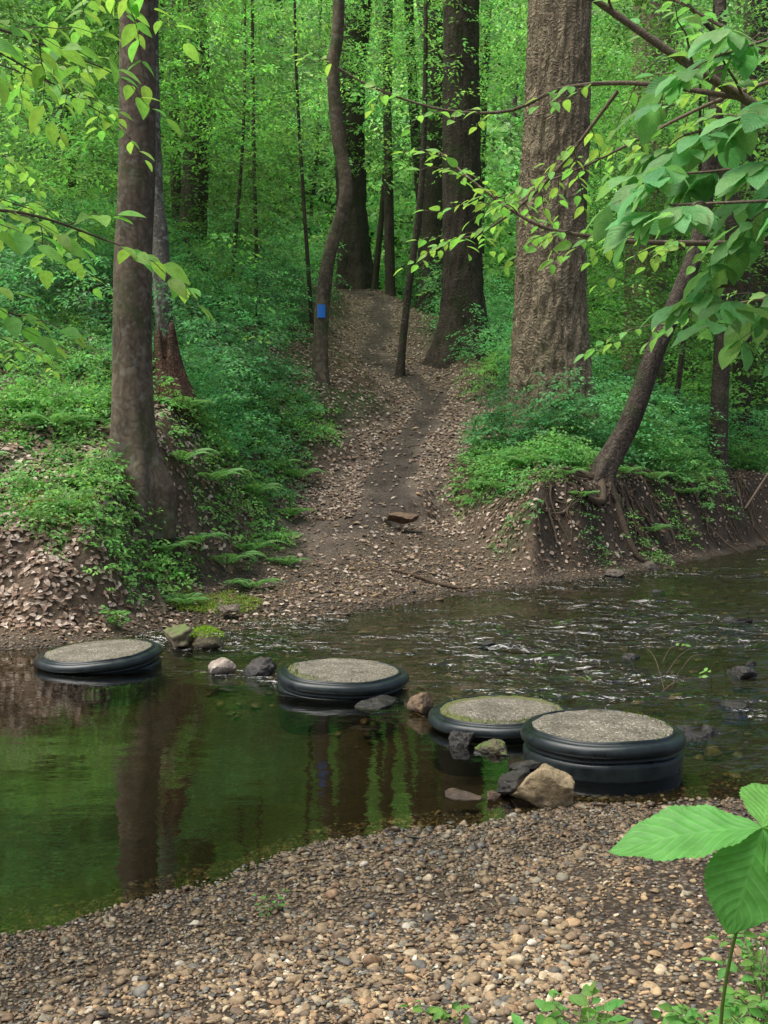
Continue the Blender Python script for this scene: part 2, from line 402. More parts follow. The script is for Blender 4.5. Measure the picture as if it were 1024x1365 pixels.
C = lerp3(C, [.13, .095, .063], bank); C = lerp3(C, [.065, .05, .035], bank*(X > 2.3))
line = ((X+2.5)*3.2 + (Y-9.9)*3.8)/4.97
inw = sst(0, .22, -Z)*((s < 0) & (t < 0))
C = lerp3(C, [.068, .052, .024], inw*.9)  # silty bed, darkened with depth to imitate light absorbed by the water
C = lerp3(C, [.10, .078, .04], ((s < 0) & (t < 0))*sst(-.2, .5, line)*.8)
moss = np.zeros(len(X))
for mx_, my, mr in ((-2.0, 13.3, .5), (-3.6, 12.3, .5)):
    moss = np.maximum(moss, (1-sst(.4, 1, np.hypot(X-mx_, Y-my)/mr+.6*(fbm(X*4, Y*4, 0, 3, 71)-.5))))
C = lerp3(C, [.12, .19, .03], moss*.8)
al = np.clip(beach*(1-inw*.7)*(1-bank)+.25*(inw), 0, 1)
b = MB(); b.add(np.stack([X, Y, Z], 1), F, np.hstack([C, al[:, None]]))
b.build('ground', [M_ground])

xs = axis(-90, 110, -5, 9, .05, 1.08); ys = axis(-30, 140, 3.5, 23, .05, 1.08)
X, Y, F = grid(xs, ys)
line = ((X+2.5)*3.2 + (Y-9.9)*3.8)/4.97
rif = sst(-.15, .6, line)*(1-.6*sst(12.5, 16, Y)*(1-sst(1, 3.5, X)))*(.3+.8*sst(.36, .6, fbm(X*.7, Y*1.0, 0, 2, 93)))
rif = np.clip(rif, 0, 1)
amp = .0011+.040*rif*(.25+1.3*fbm(X*.8, Y*.8, 0, 2, 90))
Zw = amp*(2*fbm(X*2.8+Y*.8, Y*4.2, 0, 2, 91)-1)
b = MB(); b.add(np.stack([X, Y, Zw], 1), F, np.stack([.011+.95*rif]*3, 1))
b.build('creek_water', [M_water])

# ------------------------------------------------------------ pebbles
def ico(sub):
    bm = bmesh.new(); bmesh.ops.create_icosphere(bm, subdivisions=sub, radius=1)
    V = np.array([v.co[:] for v in bm.verts]); F = np.array([[v.index for v in f.verts] for f in bm.faces]); bm.free()
    return V, F
def facet(V, k, r, lo=.55, hi=.85):
    V = V.copy()
    for _ in range(k):
        n = r.normal(size=3); n /= np.linalg.norm(n); o = r.uniform(lo, hi)
        d = V@n-o; V -= np.maximum(d, 0)[:, None]*n
    return V
PAL = np.array([[.20, .14, .085], [.27, .19, .11], [.15, .105, .07], [.12, .11, .095], [.36, .28, .19], [.21, .13, .075], [.07, .06, .052], [.45, .40, .33], [.22, .19, .14], [.32, .21, .12]])*np.array([1.38, 1.4, 1.32])
PW = np.array([.2, .17, .16, .09, .08, .1, .06, .02, .08, .045]); PW = PW/PW.sum()
def pebbles(name, x, y, sz, sub, sink=.15):
    b = MB(); V0, F0 = ico(sub); K = 5; N = len(x)
    z = height(x, y)
    ang = rng.uniform(0, 2*pi, N); tl = rng.normal(0, .22, (N, 3)); nr_ = tl+np.array([0, 0, 1.])
    xd = np.stack([np.cos(ang), np.sin(ang), rng.normal(0, .12, N)], 1)
    S = np.stack([sz, sz*rng.uniform(.55, .95, N), sz*rng.uniform(.25, .6, N)], 1)
    col = PAL[rng.choice(len(PAL), N, p=PW)]*rng.uniform(.7, 1.2, (N, 1))
    P = np.stack([x, y, z+S[:, 2]*(1-2*sink)*rng.uniform(.3, 1.0, N)], 1)
    which = rng.integers(0, K, N)
    for k in range(K):
        q = which == k
        inst(b, facet(V0, 9, rng, .45, .8), F0, P[q], xd[q], nr_[q], S[q], col[q])
    return b.build(name, [M_peb])
N = 90000
y = 2.4+4.2*rng.random(N)**.9; x = rng.uniform(-1, 1, N)*(.40*y+.5)
t = near(x)-y
dens = .35+.8*sst(.3, .6, fbm(x*1.6, y*1.6, 0, 3, 19))
keep = (t > -.55) & (rng.random(N) < dens*np.where(t < 0, .4, 1)*np.where((x > .7) & (t > 1.0), .35, 1))
x, y = x[keep], y[keep]; sz = np.clip(rng.lognormal(-4.68, .47, len(x)), .005, .042)*(.8+.5*fbm(x*1.1, y*1.1, 0, 2, 18))
big = sz > .0125
pebbles('gravel_bar', x[big], y[big], sz[big], 2)
pebbles('fine_gravel', x[~big], y[~big], sz[~big]*1.15, 1)
N = 42000
x = rng.uniform(-5, 5.5, N); s = rng.uniform(-.7, 4.5, N); y = far(x)+s
w = pathw(x, y); keep = ((s < .65) | (w < .35)) & (rng.random(N) < np.where(s < 0, .35, np.where(s > 2.6, .2, .7)))
x, y = x[keep], y[keep]
pebbles('far_gravel_beach', x, y, np.clip(rng.lognormal(-4.1, .45, len(x)), .01, .07), 1)
N = 1300
x = rng.uniform(-1.5, 8, N); y = near(x)+(far(x)-near(x))*rng.random(N)
line = ((x+2.5)*3.2+(y-9.9)*3.8)/4.97; keep = line > .1
pebbles('streambed_cobbles', x[keep], y[keep], np.clip(rng.lognormal(-3.2, .4, keep.sum()), .02, .09), 2, .0)
N = 900
y = rng.uniform(16.5, 45, N); sg = np.sign(rng.random(N)-.5); x = pathx(y)+sg*np.interp(y, PY, PH)*rng.uniform(.2, 1.3, N)
pebbles('path_stones', x, y, np.clip(rng.lognormal(-3.4, .5, N), .015, .11), 2, .3)

# ------------------------------------------------------------ rocks
def rock(name, loc, size, mat, seed, rot=0., facets=11):
    r = np.random.default_rng(seed); V, F_ = ico(5); V = facet(V, facets, r, .45, .85)
    d = fbm(V[:, 0]*1.8+seed, V[:, 1]*1.8, V[:, 2]*1.8+9, 5, seed)-.5; d2 = fbm(V[:, 0]*6+seed, V[:, 1]*6, V[:, 2]*6+9, 4, seed+5)-.5
    V = V*(1.12+.6*d+.2*d2)[:, None]
    V = V*np.array(size)[None]; c, s__ = math.cos(rot), math.sin(rot)
    V = np.stack([V[:, 0]*c-V[:, 1]*s__, V[:, 0]*s__+V[:, 1]*c, V[:, 2]], 1)
    b = MB(); b.add(V, F_); o = b.build(name, [mat]); o.location = loc; return o
R_tan = rock_mat('rock_tan', (.36, .27, .15), (.12, .08, .04)); R_dk = rock_mat('rock_dark', (.045, .038, .03), (.018, .015, .012), .4)
R_gr = rock_mat('rock_grey', (.15, .12, .085), (.06, .048, .035)); R_ol = rock_mat('rock_olive', (.16, .13, .07), (.07, .055, .03), .7, .9)
R_or = rock_mat('rock_orange', (.18, .11, .065), (.07, .045, .028)); R_wh = rock_mat('rock_pale', (.38, .32, .26), (.17, .11, .08))
R_br = rock_mat('rock_brown', (.20, .13, .07), (.07, .045, .025))
RK = [(.86, 5.90, .07, .23, .15, .16, R_tan), (.70, 6.08, .04, .15, .11, .09, R_dk), (.40, 6.02, .0, .12, .08, .025, R_or),
    (.58, 5.93, .02, .05, .04, .04, R_or), (-1.36, 9.5, .02, .15, .12, .12, R_wh), (-1.06, 9.55, .01, .16, .13, .11, R_dk),
    (-2.0, 11.0, .05, .34, .22, .18, R_ol), (-1.72, 10.8, .04, .2, .14, .12, R_ol), (-.02, 8.25, -.01, .22, .13, .06, R_dk),
    (.28, 8.0, .04, .11, .10, .10, R_br), (.50, 7.1, .01, .09, .08, .09, R_dk), (.68, 6.95, .01, .13, .10, .055, R_ol),
    (.88, 6.55, .01, .12, .09, .05, R_dk), (-.8, 9.2, .0, .11, .09, .06, R_dk),
    (.25, 17.9, .86, .40, .22, .11, R_or), (-3.1, 12.0, .55, .13, .09, .09, R_gr), (-1.75, 12.6, .12, .17, .11, .06, R_gr),
    (3.0, 9.4, -.01, .13, .11, .07, R_dk), (2.6, 8.2, -.01, .14, .11, .05, R_dk), (3.9, 12.4, 0, .18, .15, .07, R_dk),
    (3.5, 17.0, .03, .2, .15, .1, R_gr), (4.3, 18.2, .03, .22, .15, .1, R_gr), (2.05, 7.3, -.02, .12, .09, .05, R_dk),
    (1.9, 16.2, .1, .12, .1, .05, R_gr), (-.35, 14.1, .1, .13, .1, .04, R_gr), (1.0, 10.8, -.01, .12, .1, .05, R_dk)]
rg = np.random.default_rng(77)
for i in range(26):
    x = rg.uniform(1.6, 6.5); y = rg.uniform(7.2, 15.5)
    if y > far(x)-.3 or y < near(x)+.3: continue
    s_ = rg.uniform(.04, .11); RK.append((x, y, -.02, s_, s_*.8, s_*.55, R_dk))
for i, (lx, ly, lz, sx, sy, sz_, mt) in enumerate(RK):
    rock('rock' if mt not in (R_ol,) else 'mossy_rock', (lx, ly, lz), (sx, sy, sz_), mt, 100+i, i*1.3)

# ------------------------------------------------------------ stepping stones
def lathe(prof, ns, cap=False):
    th = np.arange(ns)/ns*2*pi; P = np.array(prof)
    V = np.stack([P[:, 0][:, None]*np.cos(th), P[:, 0][:, None]*np.sin(th), P[:, 1][:, None]*np.ones(ns)], -1).reshape(-1, 3)
    n = len(P); i = np.arange(n-1)[:, None]*ns; j = np.arange(ns)[None]; j2 = (j+1) % ns
    return V, np.stack([i+j, i+ns+j, i+ns+j2, i+j2], -1).reshape(-1, 4)
def stepping_stone(x, y, z, R, tilt, seed, mossy):
    e = bpy.data.objects.new('stepping_stone', None); SC.collection.objects.link(e)
    e.location = (x, y, z); e.rotation_euler = (radians(tilt[0]), radians(tilt[1]), 0)
    pr = [(.82, -.03), (.83, -.002), (.845, .006), (.865, .004), (.877, -.010), (.895, -.014), (.935, -.010), (.968, -.016), (.99, -.030), (1.0, -.048), (.993, -.066), (.972, -.078),
          (.94, -.084), (.915, -.089), (.908, -.10), (.918, -.112), (.945, -.118), (.962, -.132), (.967, -.15), (.964, -.20), (.955, -.23), (.945, -.25), (.94, -.5)]
    prm = catmull(np.array([[a*R, 0, c, 0] for a, c in pr]), .006)
    V, F_ = lathe([(q[0], q[2]) for q in prm], 128)
    a = np.arctan2(V[:, 1], V[:, 0]); V[:, 2] += .006*np.sin(a*2+seed)+.003*np.sin(a*5+seed*2)
    V[:, :2] *= (1+.008*np.sin(a*3+seed))[:, None]
    b = MB(); b.add(V, F_); b.build('plastic_ring', [M_rub], parent=e)
    rs = np.linspace(0, .86, 34); prof = [(q*R, 0) for q in rs]
    V, F_ = lathe(prof, 128)
    V[:, 2] = .002+.014*(1-(np.hypot(V[:, 0], V[:, 1])/(R*.86))**2)+.012*(fbm(V[:, 0]*22+seed, V[:, 1]*22, 0, 3, seed)-.5)
    rr = np.hypot(V[:, 0], V[:, 1])/R
    al = np.clip(mossy*(.12+.9*sst(.5, .86, rr))*(.4+1.1*vn3(V[:, 0]*3, V[:, 1]*3, 0, seed+7)), 0, 1.6)
    C = np.hstack([np.ones((len(V), 3)), al[:, None]])
    b = MB(); b.add(V, F_, C); b.build('gravel_concrete_top', [M_conc], parent=e)
    n = int(260*mossy); b = MB()
    an = rng.uniform(0, 2*pi, n); an = np.where(rng.random(n) < .8, rng.normal(seed*1.7, .6, n), an); rad = R*rng.uniform(.72, .88, n)
    P = np.stack([rad*np.cos(an), rad*np.sin(an), np.full(n, .004)], 1)
    inst(b, LA*np.array([1, .35, 1]), LAF, P, rng.normal(0, .5, (n, 3))+[0, 0, .8], rng.normal(size=(n, 3)), rng.uniform(.012, .038, n), np.tile([.14, .2, .03], (n, 1))*rng.uniform(.6, 1.2, (n, 1)))
    b.build('moss_tufts', [M_leaf], False, e)
stepping_stone(-2.54, 9.92, .11, .56, (1.5, -3.2), 1, .5)
stepping_stone(-.33, 8.9, .13, .53, (1, 1.8), 2, .6)
stepping_stone(.80, 7.62, .105, .50, (0, -.8), 3, 1.1)
stepping_stone(1.32, 6.72, .21, .49, (0, .5), 4, .4)

# ------------------------------------------------------------ foliage helpers
def palette(N, base, var=.25, k=None):
    c = np.tile(np.array(base, float), (N, 1))*rng.uniform(1-var, 1+var, (N, 1))
    c[:, 0] *= rng.uniform(.75, 1.3, N); return c
def sprays(b, P, leaf, k, L, base, var=.3, tmpl=(LA, LAF), up=.35, droop=.25, m=0, tilt=.18, tintx=None):
    N = len(P); a = rng.uniform(0, 2*pi, N)
    h = np.stack([np.cos(a), np.sin(a), rng.normal(-.05, tilt, N)], 1)
    sd = np.stack([-np.sin(a), np.cos(a), np.zeros(N)], 1)
    ls = rng.uniform(.6, 1.3, N)*L; tint = rng.uniform(1-var, 1+var, (N, 1)); tr = rng.uniform(.8, 1.25, N)
    if tintx is not None: tint = tint*tintx[:, None]
    for i in range(k):
        t = (i+.5)/k; sg = 1 if i % 2 else -1
        p = P+h*(t*ls)[:, None]+rng.normal(0, .06, (N, 3))*L
        sub = rng.uniform(0, .45, N)*(1-t)*ls
        p = p+sd*(sg*sub)[:, None]; p[:, 2] -= droop*t*t*ls
        xd = h*.7+sd*sg*.75+rng.normal(0, .28, (N, 3)); xd[:, 2] -= .25
        n = rng.normal(0, up, (N, 3))+[0, -.35, 1.]
        c = np.tile(np.array(base, float), (N, 1))*tint*rng.uniform(.8, 1.2, (N, 1)); c[:, 0] *= tr
        inst(b, tmpl[0], tmpl[1], p, xd, n, leaf*rng.uniform(.65, 1.25, N), c, None, m)
def clump(P, f, th, seed):
    v = fbm(P[:, 0]*f, P[:, 1]*f, P[:, 2]*f*1.7, 3, seed); return v > th

BR = (.20, .45, .11); MD = (.16, .40, .11); BL = (.12, .34, .125)

def region(name, N, xr, yr, hr, leaf, k, L, base, f=.45, th=.48, hp=1., corr=None, var=.35, tmpl=(LA, LAF)):
    y = rng.uniform(*yr, N); x = xr(y, rng.random(N)); h = hr[0]+(hr[1]-hr[0])*rng.random(N)**hp
    g = height(x, y); P = np.stack([x, y, g+h], 1)
    keep = clump(P, f, th, int(N) % 97)
    d = np.abs(x-pathx(y))-np.interp(y, PY, PH)
    keep &= ~((d < .5+leaf*1.5) & (h < (corr or 4)) & (y < 50))
    keep &= (y-far(x) > np.where(x > 2.3, 2.1, .8))
    P = P[keep]; b = MB()
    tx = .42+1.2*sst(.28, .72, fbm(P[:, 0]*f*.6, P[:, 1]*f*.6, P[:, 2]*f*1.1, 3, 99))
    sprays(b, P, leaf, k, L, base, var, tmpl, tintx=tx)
    print(name, len(P)*k); return b.build(name, [M_leaf], False)

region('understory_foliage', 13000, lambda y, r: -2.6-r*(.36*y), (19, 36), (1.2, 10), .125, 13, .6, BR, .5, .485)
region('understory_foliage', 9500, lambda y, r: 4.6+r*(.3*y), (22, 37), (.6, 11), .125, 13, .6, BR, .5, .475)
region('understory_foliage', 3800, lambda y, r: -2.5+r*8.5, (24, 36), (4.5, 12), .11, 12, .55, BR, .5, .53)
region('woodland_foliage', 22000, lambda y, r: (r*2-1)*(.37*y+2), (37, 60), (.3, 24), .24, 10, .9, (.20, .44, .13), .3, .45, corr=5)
region('distant_foliage', 17000, lambda y, r: (r*2-1)*(.38*y+3), (58, 112), (.0, 12), .6, 10, 1.8, (.28, .49, .22), .13, .40)  # paler, whiter green: distance haze painted into the leaf colour
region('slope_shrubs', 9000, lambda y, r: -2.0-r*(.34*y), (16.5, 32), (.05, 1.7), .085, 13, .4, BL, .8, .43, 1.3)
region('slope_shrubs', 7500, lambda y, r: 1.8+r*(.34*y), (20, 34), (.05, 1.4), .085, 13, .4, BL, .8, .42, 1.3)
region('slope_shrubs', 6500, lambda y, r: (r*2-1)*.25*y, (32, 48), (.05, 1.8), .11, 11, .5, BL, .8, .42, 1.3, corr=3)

def cover(name, N, xr, yr, hmax, leaf, base, th):
    y = rng.uniform(*yr, N); x = xr(y, rng.random(N))
    s = y-far(x); g = greenmask(x, y); cl = fbm(x*1.5, y*1.5, 0, 3, 77)
    keep = (s > .8) & (rng.random(N) < g) & (cl > th)
    x, y, cl = x[keep], y[keep], cl[keep]
    h = rng.random(len(x))*hmax*sst(th, .7, cl)
    P = np.stack([x, y, height(x, y)+.02+h], 1)
    b = MB(); sprays(b, P, leaf, 5, .15, base, .4, (LH, LHF), .5, .3, tintx=.5+.95*fbm(x*.8, y*.8, 0, 2, 34))
    print(name, len(P)*5); return b.build(name, [M_leaf], False)
cover('ground_cover_plants', 24000, lambda y, r: -.8-r*(.36*y), (11.2, 22), .4, .06, BR, .40)
cover('ground_cover_plants', 15000, lambda y, r: 1.4+r*(.36*y), (16.5, 27), .45, .065, MD, .37)
def bush(name, cx, cy, rx, ry, hz, N, leaf, base, k=12):
    a = rng.uniform(0, 2*pi, N); q = rng.random(N)**.5
    x = cx+rx*q*np.cos(a); y = cy+ry*q*np.sin(a)
    h = hz*(1-q**2*.6)*rng.random(N)**.6*(.5+.9*fbm(x*1.8, y*1.8, 0, 2, 5))
    P = np.stack([x, y, height(x, y)+h], 1); b = MB()
    sprays(b, P, leaf, k, .28, base, .4, (LH, LHF), .4)
    return b.build(name, [M_leaf], False)
bush('bush', 3.0, 20.6, 1.5, .7, 1.3, 480, .075, BL); bush('bush', 4.9, 21.6, 1.5, .7, 1.2, 380, .075, MD)
bush('bush', 1.9, 19.6, .7, .8, .6, 220, .065, BR); bush('bush', 2.9, 19.2, .9, .4, .6, 220, .065, BR)
bush('bush', -4.6, 15.5, 1.6, 1.4, .9, 300, .065, MD); bush('bush', -2.6, 18.5, 1.1, 1.5, 1.1, 340, .065, BL)
bush('bush', -6.5, 14.0, 1.4, 1.2, .9, 240, .065, BR); bush('bush', 6.0, 22.8, .9, .5, .8, 180, .065, MD)
bush('bush', -3.8, 12.7, .8, .5, .35, 120, .05, BR); bush('bush', -2.0, 16.3, .6, 1.0, .5, 150, .055, BR); bush('bush', 4.3, 18.6, .4, .25, .3, 50, .05, BR)
bush('bush', 7.8, 25.6, 1.2, .7, 1.0, 240, .07, BR); bush('bush', -1.9, 21.0, .7, 1.5, 1.1, 240, .065, BL); bush('bush', 2.6, 24.8, .8, 1.0, .9, 200, .065, BR)
bush('bush', 2.4, 17.9, .4, .25, .25, 60, .045, BR); bush('bush', 3.2, 17.5, .3, .2, .2, 40, .04, MD); bush('bush', 5.2, 20.2, .4, .3, .3, 50, .05, BR); bush('bush', 6.6, 22.4, .4, .3, .3, 50, .05, MD)

def fern(x, y, R, n=11):
    z = float(height(x, y)); b = MB(); P=[]; X_=[]; S_=[]; Nn=[]
    a0 = rng.uniform(0, 6)
    for i in range(n):
        a = a0+i*2*pi/n+rng.normal(0, .2); L = R*rng.uniform(.75, 1.1)
        hd = np.array([math.cos(a), math.sin(a), 0]); sd = np.array([-hd[1], hd[0], 0])
        K = 22; pp=[]
        for j in range(K+1):
            t = j/K; p = np.array([x, y, z])+hd*L*t+np.array([0, 0, L*(1.15*t-1.0*t*t)]); pp.append((*p, .004*(1-t)+.001))
            if t > .1:
                ln = L*.24*math.sin(pi*min(1, t**.7*.98))+.004
                for sg in (-1, 1):
                    P.append(p); X_.append(sd*sg+hd*.35+np.array([0, 0, -.15])); S_.append((ln, ln*.42, ln*.5)); Nn.append((hd[0]*-.2, hd[1]*-.2, 1))
        tube(b, pp[::4], 4, .2, col=(.06, .12, .03))
    n_ = len(P); c = palette(n_, (.18, .40, .12), .2)
    inst(b, LA, LAF, np.array(P), np.array(X_), np.array(Nn), np.array(S_), c)
    return b.build('fern', [M_fern], False)
for fx, fy, fr_ in [(-2.5, 14.4, .6), (-2.1, 14.9, .6), (-2.75, 13.9, .5), (-1.9, 15.6, .6), (-2.4, 15.6, .65), (-1.7, 14.3, .45), (-2.0, 17, .65), (-4.2, 14.4, .6), (-4.8, 13.2, .5), (-5.0, 14.8, .6),
                 (-3.6, 15.6, .6), (-2.9, 16.2, .6), (-1.9, 18.8, .6), (1.9, 18.6, .5), (2.4, 18.7, .55), (1.7, 19.4, .5), (2.2, 20.0, .55), (3.3, 18.9, .45), (4.2, 19.8, .5), (4.9, 20.4, .5), (-2.35, 13.2, .4), (-3.5, 13.0, .4), (-2.7, 14.9, .6), (-1.6, 16.6, .5), (-1.5, 19.6, .6), (-1.5, 17.9, .55), (-3.3, 14.6, .6), (-1.35, 15.6, .4), (2.9, 18.0, .4), (4.6, 19.3, .45), (3.1, 17.7, .35), (5.6, 21.0, .4)]:
    fern(fx, fy, fr_)

b = MB()
for mx_, my, mr, n in ((-2.0, 13.3, .5, 1600), (-3.6, 12.4, .4, 900)):
    a = rng.uniform(0, 6.28, n); q = rng.random(n)**.5*mr; x = mx_+q*np.cos(a)*1.1; y = my+q*np.sin(a)
    inst(b, LA, LAF, np.stack([x, y, height(x, y)+.01+.05*rng.random(n)], 1), rng.normal(0, .6, (n, 3))+[0, 0, .5], rng.normal(0, .5, (n, 3))+[0, 0, 1], rng.uniform(.02, .05, n), palette(n, (.22, .33, .05)))
a = rng.uniform(0, 6.28, 500); q = rng.random(500)**.5*.17; b2x = -1.72+q*np.cos(a); b2y = 10.78+q*np.sin(a)
inst(b, LA, LAF, np.stack([b2x, b2y, .10+.07*(1-(q/.17)**2)+.02*rng.random(500)], 1), rng.normal(0, .6, (500, 3))+[0, 0, .5], rng.normal(0, .5, (500, 3))+[0, 0, 1], rng.uniform(.015, .035, 500), palette(500, (.22, .38, .03)))
b.build('moss_patch', [M_leaf], False)

# leaf litter, lying on the slope it falls on
N = 175000
y = 11+35*rng.random(N)**1.3; x = rng.uniform(-1, 1, N)*(.36*y+.8)
s = y-far(x); d = np.abs(x-pathx(y)+.25*np.sin(y*.9)); hw = np.interp(y, PY, PH)
w = pathw(x, y)
pr = np.where(w > .5, .6, .95)*sst(.2, .6, s)*np.where((d < hw*.42) & (y > 18), .10, 1)*np.where((w < .5) & (y < 18), .12, 1)*sst(.22, .52, fbm(x*1.3, y*1.3, 0, 3, 15)+.16)*np.where((x > 2.3) & (s < 2), .5, 1)
keep = rng.random(N) < pr; x, y = x[keep], y[keep]; n = len(x)
pal = np.array([[.28, .21, .15], [.36, .285, .215], [.18, .12, .08], [.24, .165, .12], [.44, .365, .29], [.12, .085, .06]])*1.25
nn = tnormal(x, y); a = rng.uniform(0, 6.28, n); r3 = np.stack([np.cos(a), np.sin(a), np.zeros(n)], 1)
xd = r3-(r3*nn).sum(1, keepdims=True)*nn+rng.normal(0, .12, (n, 3))
b = MB()
inst(b, LH*np.array([1, 1.2, 1.4]), LHF, np.stack([x, y, height(x, y)], 1)+nn*(.012+.02*rng.random(n))[:, None], xd, nn+rng.normal(0, .25, (n, 3)), rng.uniform(.045, .10, n), pal[rng.integers(0, 6, n)]*rng.uniform(.7, 1.15, (n, 1)))
b.build('leaf_litter', [M_dry], False); print('litter', n)

# ------------------------------------------------------------ trees
def tree(name, pts, r, mat, H=22, seed=0, rtop=.35, ns=40, ridge=.1, rf=4., flare=.6, crown=1., lean=0, step=.12, bur=.9):
    x0, y0 = pts[0][0], pts[0][1]; z0 = float(height(x0, y0))
    P = [(x0, y0, z0-bur, r), (x0, y0, z0, r)]
    for q in pts[1:]: P.append((q[0], q[1], q[2], r*(1-(1-rtop)*min(1, (q[2]-z0)/H))))
    lx, ly, lz, _ = P[-1]
    if len(P) == 2:
        rg0 = np.random.default_rng(seed); ox = rg0.normal(0, .12); P.append((x0+ox, y0, z0+H*.25, r*(.75+rtop*.25))); P.append((x0-ox, y0, z0+H*.5, r*(1+rtop)/2)); lx, ly, lz = x0-ox, y0, z0+H*.5
    if lz < z0+H: P.append((lx+lean, ly, z0+H, r*rtop))
    b = MB(); Q = tube(b, P, ns, step, ridge, rf, flare, seed, buried=bur)
    rg = np.random.default_rng(seed+50); tips=[]
    zs = max(z0+H*.5, 1.85+.43*y0)
    for i in range(int(6*crown)):
        j = np.argmin(np.abs(Q[:, 2]-rg.uniform(min(zs, z0+H-2), z0+H))); p = Q[j]; a = rg.uniform(0, 6.28); L = rg.uniform(1.5, 3.5)*(.5+r)
        e = p[:3]+np.array([math.cos(a)*L, math.sin(a)*L, L*.5]); mid = (p[:3]+e)/2+[0, 0, L*.15]
        tube(b, [(*p[:3], p[3]*.5), (*mid, p[3]*.3), (*e, p[3]*.1)], 7, .4)
        tips += [mid, e, (mid+e)/2, p[:3]*.3+mid*.7]
    if tips:
        T_ = np.repeat(np.array(tips), 4, axis=0); T_ = T_+rng.normal(0, .8, T_.shape)
        sprays(b, T_, .17, 9, .7, MD, .3, m=1)
    return b.build(name, [mat, M_leaf])
tree('beech_tree', [(-3.12, 14), (-3.1, 14, 4), (-3.0, 14, 7.5)], .245, M_bs, 20, 1, .5, 48, .03, 2, .5)
tree('lichen_covered_tree', [(-3.25, 17), (-3.35, 17, 5), (-3.45, 17, 7.2)], .14, M_bl, 16, 2, .5, 24, .05, 3, .5)
tree('oak_tree', [(-5.45, 32)], .38, M_bd, 24, 3, .5, 36); tree('oak_tree', [(-6.15, 34)], .17, M_bd, 20, 4, .5, 20)
tree('oak_tree', [(-9.7, 35)], .30, M_bd, 24, 5, .5, 24); tree('oak_tree', [(-10.9, 38)], .2, M_bd, 22, 6, .5, 20)
T4 = tree('blazed_tree', [(-1.30, 23), (-1.26, 23, 4.69), (-1.10, 23, 5.9), (-.77, 23, 7.1), (-.92, 23, 8.2), (-1.02, 23, 9.6), (-.9, 23, 11.1)], .15, M_bs, 15, 7, .55, 28, .05, 2.5, .4)
tree('oak_tree', [(-1.1, 44)], .60, M_bd, 26, 8, .6, 44, .12, 5); tree('oak_tree', [(.23, 42), (.1, 42, 17)], .19, M_bd, 20, 9, .5, 18)
tree('oak_tree', [(-.35, 43), (.2, 43, 15)], .12, M_bd, 17, 10, .5, 14, crown=.5); tree('oak_tree', [(1.75, 41)], .40, M_bd, 24, 12, .6, 30)
tree('oak_tree', [(1.95, 28), (1.88, 28, 12)], .48, M_bd, 26, 13, .6, 60, .12, 6, .7)
tree('sapling', [(.38, 27), (.55, 27, 5.5), (.86, 27, 7.9), (.97, 27, 10.4)], .10, M_bd, 10, 14, .4, 14, .05, 2, .5, .6)
tree('tulip_poplar_tree', [(3.18, 22), (3.22, 22, 6), (3.36, 22, 10.7)], .69, M_bb, 28, 15, .4, 120, .13, 8, .55, step=.08)
tree('oak_tree', [(7.3, 32), (7.45, 32, 14)], .6, M_bb, 25, 16, .6, 50, .14, 6)
tree('maple_tree', [(7.1, 24), (7.2, 24, 4.65), (7.36, 24, 6.7), (6.95, 24, 9.1), (7.0, 24, 11.5)], .19, M_bd, 15, 17, .5, 20, .08)
tree('leaning_tree', [(3.6, 18.8), (4.1, 18.8, 2.4), (4.5, 18.8, 3.54), (4.86, 18.8, 4.4), (5.18, 18.8, 5.3), (5.35, 18.8, 6.5), (5.5, 18.8, 8.2)], .18, M_bd, 9, 18, .4, 28, .08, 3, .9, .5, bur=.5)
tree('oak_tree', [(8.9, 28)], .24, M_bd, 20, 19, .5, 20); tree('sapling', [(6.35, 25), (6.6, 25, 4.2), (6.9, 25, 7)], .07, M_bd, 8, 20, .4, 12, crown=.3)
tree('sapling', [(-3.1, 28), (-3.2, 28, 10)], .06, M_bd, 12, 21, .4, 10, crown=.5); tree('sapling', [(-3.7, 27), (-3.3, 27, 10)], .05, M_bd, 11, 22, .4, 10, crown=.5)
tree('sapling', [(-1.9, 30), (-2.3, 30, 12)], .06, M_bd, 12, 23, .4, 10, crown=.5); tree('oak_tree', [(5.6, 36)], .3, M_bd, 22, 24, .5, 22)
tree('oak_tree', [(10.8, 33)], .35, M_bd, 22, 25, .5, 22); tree('oak_tree', [(-8.2, 40), (-7.9, 40, 16)], .28, M_bd, 24, 26, .5, 22)
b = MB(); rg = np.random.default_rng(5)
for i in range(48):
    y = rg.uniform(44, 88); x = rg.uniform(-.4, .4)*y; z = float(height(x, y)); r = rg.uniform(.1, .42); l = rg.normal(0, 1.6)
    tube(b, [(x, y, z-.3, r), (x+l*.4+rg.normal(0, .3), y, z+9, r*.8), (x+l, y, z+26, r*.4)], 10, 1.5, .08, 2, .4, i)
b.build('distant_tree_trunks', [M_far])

b = MB(); n = 9; a = np.linspace(-.5, .5, n)-pi/2
zz = np.linspace(4.60, 4.86, 8); V=[]
for z_ in zz:
    for k_, q in enumerate(a):
        ez = .012*math.sin(k_*2.1+z_*9); V.append((-1.262+.165*math.cos(q), 23+.165*math.sin(q), z_+ez))
F_ = [(i*n+j, i*n+j+1, (i+1)*n+j+1, (i+1)*n+j) for i in range(7) for j in range(n-1)]
b.add(V, F_); b.build('trail_blaze', [M_blue], parent=T4)

